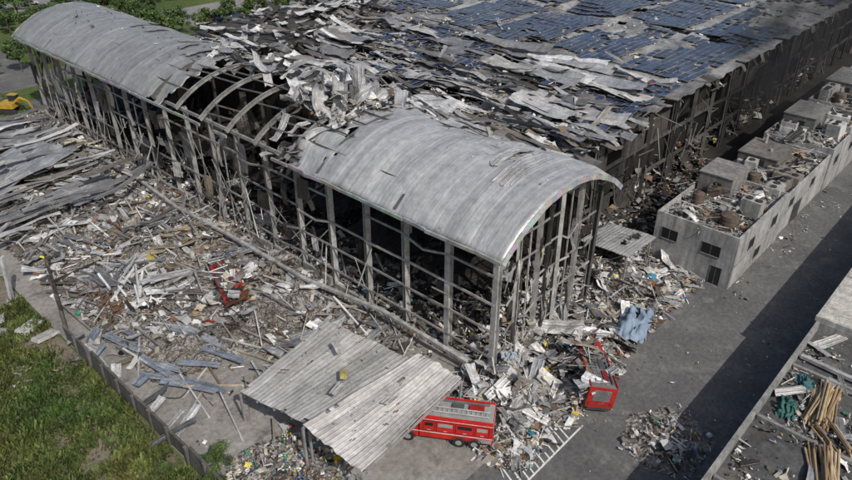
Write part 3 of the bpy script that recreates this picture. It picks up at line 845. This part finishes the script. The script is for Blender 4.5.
b.beam((-25.6,46,0),(-25.2,45.5,5.6),.5,.3,(.45,.46,.46));b.beam((-27,49,1),(-24,56,2.4),.3,.3,(.5,.5,.5));b.beam((-29,54,.8),(-20,60,2.2),.25,.3,(.45,.45,.45))
b.beam((-16,36,.4),(-15.6,36,4.2),.25,.2,(.5,.5,.5));b.beam((-20,38,1),(-12,39.5,1.4),.35,.15,(.62,.62,.6));b.beam((-19,36,1.2),(-14,40,1.6),.3,.15,(.6,.6,.58))
b.build('fallen_posts',[M_metal])
s=MB()
for _ in range(12):
    y=U(5,34);s.sheet((-23.4+U(-.7,.9),y,.5+U(0,.4)),U(1.2,4.5),U(.5,1.1),rot(U(-.2,.2),U(-.6,-.1),RN.choice((0,1.5))+U(-.5,.5)),6,3,U(-.1,.1),.15,RN.choice([(.2,.24,.29),(.27,.28,.3),(.4,.4,.4),(.15,.15,.15)]),ragged=.3)
for _ in range(16):
    y=U(18,30);s.sheet((-18+U(-3.5,3.5),y,.6),U(3,6),.8,rot(U(-.1,.1),U(-.1,.1),1.9+U(-.3,.3)),6,3,0,.1,RN.choice([(.25,.28,.32),(.32,.34,.36),(.2,.22,.26)]),ragged=.3)
s.build('leaning_sheets',[M_sheet])
b=MB()
for k in range(7):
    x,y=-20.5+U(-.2,.2)+(k%2)*1.0,40-k*1.1
    for a in(0,.5,1.0,1.5): b.beam((x,y,.3+a),(x+1.2,y+.1,.3+a),.1,.12,(.15,.09,.05))
    b.beam((x,y,0),(x,y+.1,2.4),.1,.1,(.15,.09,.05));b.beam((x+1.2,y,0),(x+1.2,y,2.2),.1,.1,(.15,.09,.05))
b.build('timber_rack',[M_metal])

# ------------------------------------------------------------------ vehicles
M_tyre=m_vc('rubber',.85,0,.2,3)
def firetruck(name,x,y,a,z=0,burn=0.0,L=8.4,tilt=(0,0)):
    e=empty(name,(x,y,z),a);e.rotation_euler[0]=tilt[0];e.rotation_euler[1]=tilt[1]
    k=1-burn
    red=(.5*(1-burn*.75)+.02*burn,.018*k+.03*burn,.014*k+.025*burn);wh_=(.6*k,.6*k,.58*k);gl=(.012,.014,.016);h=L/2
    b=MB()
    b.bb(-h,h-2.3,-1.24,1.24,.75,2.95,red)
    b.bb(-h+.06,h-2.36,-1.24,-1.12,2.951,3.12,red);b.bb(-h+.06,h-2.36,1.12,1.24,2.951,3.12,red)
    b.bb(-h+.06,h-2.36,-1.115,1.115,2.951,2.98,(.28*k,.28*k,.27*k))
    prof=[(h-2.2,.6),(h,.6),(h+.02,1.7),(h-.25,2.85),(h-2.2,2.85)]
    vs=[(px,-1.22,pz) for px,pz in prof]+[(px,1.22,pz) for px,pz in prof]
    b.add(vs,[(0,1,2,3,4),(9,8,7,6,5)]+[(i,i+5,(i+1)%5+5,(i+1)%5) for i in range(5)],red)
    b.bb(-h,h,-1.0,1.0,.45,.75,(.05,.05,.05))
    b.build('body',[M_paint],e,bevel=.05)
    b=MB()
    for sgn in(-1,1):
        def sb(x0,x1,z0,z1,d,c):
            y0,y1=(-1.243-d,-1.243) if sgn<0 else (1.243,1.243+d)
            b.bb(x0,x1,y0,y1,z0,z1,c)
        sb(-h+.02,h-.1,1.30,1.38,.012,wh_);sb(-h+.02,h-2.35,2.72,2.77,.012,wh_)
        xx=-h+.3
        for i,wd in enumerate((1.15,1.5,1.5,1.0)):
            if xx+wd>h-2.4: break
            dark=(.10*k,.012*k,.01*k)
            sb(xx,xx+wd,1.5,2.6,.01,tuple(min(.8,q*1.05) for q in red))
            sb(xx,xx+.04,1.5,2.6,.025,dark);sb(xx+wd-.04,xx+wd,1.5,2.6,.025,dark);sb(xx+.04,xx+wd-.04,2.56,2.6,.025,dark);sb(xx+.04,xx+wd-.04,1.5,1.54,.025,dark)
            sb(xx+.15,xx+wd-.15,2.05,2.42,.02,gl if i%2 else (.3*k,.3*k,.3*k))
            sb(xx+wd/2-.15,xx+wd/2+.15,1.6,1.66,.04,(.4*k,.4*k,.4*k))
            xx+=wd+.12
        sb(-h+.1,-h+1.2,.82,1.2,.02,(.3*k,.3*k,.3*k))
        yy0,yy1=(-1.24,-1.222) if sgn<0 else (1.222,1.24)
        b.bb(h-1.2,h-.35,yy0,yy1,1.75,2.55,gl);b.bb(h-2.1,h-1.3,yy0,yy1,1.75,2.55,gl)
        b.bb(h-.35,h-.25,sgn*1.45-.08,sgn*1.45+.08,1.7,2.2,(.05,.05,.05))
    b.add([(h+.035,-1.05,1.75),(h+.035,1.05,1.75),(h-.19,1.05,2.7),(h-.19,-1.05,2.7)],[(0,1,2,3)],gl)
    b.bb(h,h+.18,-1.2,1.2,.5,.85,wh_)
    for sgn in(-1,1): b.bb(h+.02,h+.06,sgn*.9-.18,sgn*.9+.18,1.05,1.3,(.7*k,.7*k,.65*k));b.bb(-h-.04,-h,sgn*1.0-.12,sgn*1.0+.12,1.0,1.4,(.5*k,.02,.01))
    b.bb(-h-.025,-h,-.75,.75,1.5,2.65,(.3*k,.3*k,.3*k))
    for q in range(7): b.bb(-h-.035,-h-.025,-.73,.73,1.6+q*.14,1.63+q*.14,(.12*k,.12*k,.12*k))
    b.bb(h-1.2,h-.8,-.8,.8,2.86,3.08,(.5*k,.02,.02))
    for yy in(.1,.65): b.beam((-h+.4,yy,3.2),(h-2.9,yy,3.2),.05,.08,(.5*k,.5*k,.5*k))
    for i in range(12): b.beam((-h+.6+i*.4,.1,3.2),(-h+.6+i*.4,.65,3.2),.03,.03,(.45*k,.45*k,.45*k))
    b.cyl((-h+.5,-.85,3.08),(h-3.8,-.85,3.08),.1,8,(.12,.12,.13))
    b.bb(-h+.9,-h+2.1,-.55,-.05,2.99,3.25,(.32*k,.02,.02));b.bb(-h+2.6,-h+3.6,-.6,-.1,2.99,3.15,(.08,.08,.08))
    b.build('fittings',[M_paint],e)
    b=MB()
    for xx in(h-1.3,-h+1.5,-h+2.8):
        for sgn in(-1,1):
            b.cyl((xx,sgn*.95,.52),(xx,sgn*1.27,.52),.52,18,(.02,.02,.02));b.cyl((xx,sgn*1.27,.52),(xx,sgn*1.285,.52),.27,12,(.25*k,.25*k,.25*k))
            p=None
            for q in range(9):
                an=math.pi*q/8;pt=Vector((xx+.66*math.cos(an),sgn*1.255,.55+.62*math.sin(an)))
                if p: b.beam(p,pt,.05,.07,(.03,.03,.03))
                p=pt
    b.build('wheels',[M_tyre],e)
    return e
ang=math.atan2(-.84,.54)
firetruck('fire_truck',-8.1,-1.5,ang+math.pi)
firetruck('fire_truck',5.4,-7.3,.75,-.15,.45,7.4,(.15,.05))
firetruck('fire_truck',-8.4,29.5,1.2,-.3,.6,6.6,(-.16,.08))
s=MB();d=MB();q=MB()
for cx,cy,n,dd in((5.4,-7.0,30,.75),(-8.4,29.5,46,1.2)):
    for _ in range(n):
        t=U(-3.4,3.4);s.sheet((cx+t*math.cos(dd)+U(-1.2,1.2),cy+t*math.sin(dd)+U(-1.2,1.2),U(1.6,3.2)),U(1.2,3.4),U(.4,1.1),rot(U(-.6,.6),U(-.5,.5),U(0,3)),6,3,U(-.3,.3),.2,pick((.5,.27,.13,.1,0)),ragged=.3)
    for _ in range(50):
        t=U(-3.4,3.4);a=U(0,3.14);L=U(1,3.2);x=cx+t*math.cos(dd);y=cy+t*math.sin(dd);z=U(1.5,3.3);d.beam((x,y,z),(x+L*math.cos(a),y+L*math.sin(a),z+U(-1.6,.5)),.07,.07,pick((.5,.3,.1,.1,0)))
    for _ in range(420):
        t=U(-3.6,3.6);o=U(-1.8,1.8);piece(q,cx+t*math.cos(dd)-o*math.sin(dd),cy+t*math.sin(dd)+o*math.cos(dd),U(.3,3.0) if abs(o)<1.3 else U(.2,1.2),U(.1,.6),W_FRONT if RN.random()<.95 else (0,0,0,0,1))
s.build('wreck_sheets',[M_sheet]);d.build('wreck_bars',[M_metal]);q.build('wreck_debris',[M_deb])

def car(x,y,a,col,z=0.0,name='parked_car'):
    prof=[(-2.2,.35),(2.2,.35),(2.22,.75),(1.2,.95),(.55,1.42),(-1.1,1.45),(-1.9,1.0),(-2.22,.9)]
    b=MB();n=len(prof)
    wd=[.85,.85,.87,.84,.66,.66,.83,.86]
    vs=[(px,-w_,pz) for (px,pz),w_ in zip(prof,wd)]+[(px,w_,pz) for (px,pz),w_ in zip(prof,wd)]
    b.add(vs,[tuple(range(n)),tuple(range(2*n-1,n-1,-1))]+[((i+1)%n,i,i+n,(i+1)%n+n) for i in range(n)],col)
    gl=(.02,.022,.025)
    for sg in(-1,1):
        b.add([(1.0,sg*.87,.98),(.5,sg*.70,1.37),(-1.05,sg*.70,1.4),(-1.7,sg*.87,1.02)],[(0,1,2,3)],gl)
    b.add([(1.14,-.72,1.0),(1.14,.72,1.0),(.6,.6,1.40),(.6,-.6,1.40)],[(0,1,2,3)],gl)
    b.add([(-1.86,-.72,1.06),(-1.86,.72,1.06),(-1.18,.6,1.44),(-1.18,-.6,1.44)],[(0,3,2,1)],gl)
    for xx in(-1.35,1.35):
        for sg in(-1,1): b.cyl((xx,sg*.68,.32),(xx,sg*.9,.32),.32,12,(.02,.02,.02))
    b.build(name,[M_paint],None,False,(x,y,z),a)
for x,y,a in((24,190,0),(55.5,137,1.57),(58.5,137,1.57),(61.5,137,1.57),(64.5,137,1.57),(73.5,137,1.57),(88.5,137,1.57),(70,148,0),(80,151,3.1),(96,149,0),(5,142,1.57),(8,160,1.57),(66,190,0),(90,194,3.14),(120,189,0),(40,188,0),(33,191,0),(52,187,0)):
    car(x,y,a,RN.choice([(.6,.6,.6),(.05,.05,.06),(.3,.3,.32),(.5,.5,.48),(.25,.03,.03),(.04,.07,.2)]),.02)

def excavator(x,y,a):
    e=empty('excavator',(x,y,0),a);Y=(.42,.27,.03);b=MB()
    for sg in(-1,1):
        pr=[(-1.9,.15),(-1.6,0),(1.6,0),(1.9,.15),(2.0,.45),(1.7,.8),(-1.7,.8),(-2.0,.45)]
        n=8;vs=[(px,sg*1.2-.3,pz+.02) for px,pz in pr]+[(px,sg*1.2+.3,pz+.02) for px,pz in pr]
        b.add(vs,[tuple(range(n)),tuple(range(2*n-1,n-1,-1))]+[((i+1)%n,i,i+n,(i+1)%n+n) for i in range(n)],(.04,.04,.04))
    b.bb(-2.2,1.6,-1.3,1.3,1.0,1.9,Y);b.bb(-2.4,-1.2,-1.25,1.25,1.0,2.2,(.1,.1,.1));b.cyl((0,0,.7),(0,0,1.0),.7,14,(.1,.1,.1))
    b.bb(.1,1.6,.25,1.25,1.9,3.0,(.03,.03,.035));b.bb(0.05,1.65,.2,1.3,3.0,3.12,Y)
    b.beam((1.2,-.4,1.7),(2.8,-.4,2.9),.3,.4,Y);b.beam((2.8,-.4,2.9),(4.2,-.4,2.3),.28,.32,Y);b.beam((4.2,-.4,2.4),(4.7,-.4,.9),.25,.3,Y)
    b.add([(4.4,-1,1.2),(5.3,-1,1.1),(5.0,-1,.1),(4.1,-1,.3),(4.4,.2,1.2),(5.3,.2,1.1),(5.0,.2,.1),(4.1,.2,.3)],[(0,1,2,3),(7,6,5,4),(0,3,7,4),(3,2,6,7),(1,5,6,2)],(.1,.1,.1))
    b.build('machine',[M_paint],e,bevel=.04)
excavator(-3.5,106.5,-.9)

# ------------------------------------------------------------------ vegetation
def tree_mesh(seed,H=7,W=3,n=1500,g=(.06,.1,.03),leaf=.3):
    r=random.Random(seed);b=MB()
    b.cyl((0,0,0),(.1,0,H*.45),.18,8,(.1,.075,.05),1,.11)
    cl=[]
    for i in range(13):
        an=r.uniform(0,6.28);rr=W*.62*math.sqrt(r.random());zz=H*r.uniform(.38,.9)
        k=1-abs(zz/H-.6);cx,cy=rr*math.cos(an)*k*1.3,rr*math.sin(an)*k*1.3
        cl.append((cx,cy,zz,r.uniform(.55,1.1)*W*.36,r.uniform(.6,1.35)))
        b.cyl((.08,0,H*.35),(cx,cy,zz),.07,5,(.1,.075,.05),1,.02)
    for i in range(n):
        cx,cy,cz,cr,k=r.choice(cl)
        d=Vector((r.gauss(0,1),r.gauss(0,1),r.gauss(0,1)));d.normalize();d*=cr*r.random()**.4
        p=Vector((cx,cy,cz))+Vector((d.x,d.y,d.z*.75))
        s=leaf*r.uniform(.5,1.2);R=rot(r.uniform(-1,1),r.uniform(-1,1),r.uniform(0,6.3))
        q=k*r.uniform(.75,1.25)
        b.add([p+R@Vector(v) for v in((-s,-s*.5,0),(s*.2,-s*.6,.1*s),(s,0,0),(0,s*.6,.1*s))],[(0,1,2,3)],(g[0]*q,g[1]*q,g[2]*q))
    me=b.build('tree_tmp',[M_leaf,M_bark]);m=me.data;bpy.data.objects.remove(me);return m
TM=[tree_mesh(1,8,3.6),tree_mesh(2,7,3),tree_mesh(3,9,4,1900),tree_mesh(4,6,3.2,1300,(.07,.105,.03)),tree_mesh(5,5,3.0,4200,(.055,.085,.022),.14)]
def tree(x,y,s=1,name='tree',k=None):
    o=bpy.data.objects.new(name,TM[RN.randrange(4) if k is None else k]);COL.objects.link(o);o.location=(x,y,0);o.rotation_euler[2]=U(0,6.28);o.scale=(s,s,s*U(.9,1.1))
for i in range(34): tree(8+i*3.2+U(-1,1),130+U(-1.5,1.5),U(.7,1.0))
for i in range(26): tree(12+i*3.6+U(-2,2),U(157,170),U(.7,1.1))
for i in range(40): tree(-15+i*5+U(-3,3),U(170,183),U(.8,1.15))
for i in range(70): tree(U(-60,260),U(200,290),U(.9,1.5))
for i in range(22): tree(U(12,50),U(134,168),U(.6,1.0))
for i in range(16): tree(U(-30,1),U(152,182),U(.7,1.0))
for i in range(8): tree(U(-10,2),U(128,139),U(.5,.7))
for i in range(14): tree(U(70,130),U(90,112),U(.9,1.2))
tree(-23.3,9.2,.5,'bush',4);tree(-24.6,7.8,.4,'bush',4);tree(-26.5,12,.25,'bush',4);tree(-29,20,.2,'bush',4)
gmb=MB()
def weeds(n,x0,x1,y0,y1,hm,mask):
    for _ in range(n):
        x=U(x0,x1);y=U(y0,y1)
        if RN.random()>mask(x,y): continue
        h=hm*U(.4,1.3)*(1+1.1*fbm(x*.35,y*.35));a=U(0,6.28);w_=U(.04,.13);q=U(.55,1.5)*(1+.4*fbm(x*.5,y*.5,21));y_=max(0,U(0,1)+fbm(x*.15,y*.15,8))
        c=(.038*q+.045*y_,.068*q+.028*y_,.017*q+.01*y_)
        dx,dy=math.cos(a)*w_,math.sin(a)*w_;lx,ly=U(-.6,.6)*h,U(-.6,.6)*h
        gmb.add([(x-dx,y-dy,0),(x+dx,y+dy,0),(x+dx+lx,y+dy+ly,h),(x-dx*.2+lx,y-dy*.2+ly,h*1.05)],[(0,1,2,3)],c)
weeds(75000,-46,-24.9,2,46,.45,lambda x,y:sm(-.35,.15,fbm(x*.14,y*.14,3)+.36-.05*max(0,y-32)))
weeds(3500,-24.5,-1,98,125,.5,lambda x,y:.5)
gmb.build('weeds',[M_leaf])

# ------------------------------------------------------------------ smoke plume (real volume)
bpy.ops.mesh.primitive_ico_sphere_add(subdivisions=3,radius=1,location=(76,1,16))
sk=bpy.context.object;sk.name='smoke_plume';sk.scale=(25,11,11);sk.rotation_euler=(0,-.25,.1)
m=bpy.data.materials.new('smoke');m.use_nodes=True;nt=m.node_tree;nt.nodes.clear()
out=nt.nodes.new('ShaderNodeOutputMaterial');pv=nt.nodes.new('ShaderNodeVolumePrincipled')
pv.inputs['Color'].default_value=(.06,.06,.063,1)
tc=nt.nodes.new('ShaderNodeTexCoord');no=nt.nodes.new('ShaderNodeTexNoise');no.inputs['Scale'].default_value=2.2;no.inputs['Detail'].default_value=4
nt.links.new(tc.outputs['Object'],no.inputs['Vector'])
ln=nt.nodes.new('ShaderNodeVectorMath');ln.operation='LENGTH';nt.links.new(tc.outputs['Object'],ln.inputs[0])
mr=nt.nodes.new('ShaderNodeMapRange');mr.inputs['From Min'].default_value=.98;mr.inputs['From Max'].default_value=.2;nt.links.new(ln.outputs['Value'],mr.inputs['Value'])
r2=nt.nodes.new('ShaderNodeMapRange');r2.inputs['From Min'].default_value=.42;r2.inputs['From Max'].default_value=.7;nt.links.new(no.outputs['Fac'],r2.inputs['Value'])
mu=nt.nodes.new('ShaderNodeMath');mu.operation='MULTIPLY';nt.links.new(mr.outputs[0],mu.inputs[0]);nt.links.new(r2.outputs[0],mu.inputs[1])
m2=nt.nodes.new('ShaderNodeMath');m2.operation='MULTIPLY';nt.links.new(mu.outputs[0],m2.inputs[0]);m2.inputs[1].default_value=.26
nt.links.new(m2.outputs[0],pv.inputs['Density']);nt.links.new(pv.outputs[0],out.inputs['Volume'])
sk.data.materials.append(m)

# ------------------------------------------------------------------ light, world, camera
S=Vector((-.28,-.95,1.0)).normalized()
el=math.asin(S.z);az=math.atan2(S.x,S.y)
w=bpy.data.worlds.new('World');scene.world=w;w.use_nodes=True
n=w.node_tree.nodes;sky=n.new('ShaderNodeTexSky');sky.sky_type='NISHITA';sky.sun_disc=False
sky.sun_elevation=el;sky.sun_rotation=az;sky.air_density=1.0;sky.dust_density=3.0
bg=n['Background'];bg.inputs['Strength'].default_value=.125
w.node_tree.links.new(sky.outputs[0],bg.inputs['Color'])
L=bpy.data.lights.new('sun','SUN');L.energy=4.0;L.angle=math.radians(.6);L.color=(1,.95,.89)
o=bpy.data.objects.new('sun',L);COL.objects.link(o);o.rotation_euler=S.to_track_quat('Z','Y').to_euler();o.location=(0,0,80)
cam=bpy.data.cameras.new('camera');cam.sensor_width=36;cam.lens=700/852*36;cam.clip_end=4000
co=bpy.data.objects.new('camera',cam);COL.objects.link(co);co.location=(-40.5,-29.4,45)
p=math.radians(31);a=math.radians(42.8)
F=Vector((math.cos(p)*math.cos(a),math.cos(p)*math.sin(a),-math.sin(p)))
co.rotation_euler=F.to_track_quat('-Z','Y').to_euler()
scene.camera=co
scene.view_settings.view_transform='Standard';scene.view_settings.look='None';scene.view_settings.exposure=0
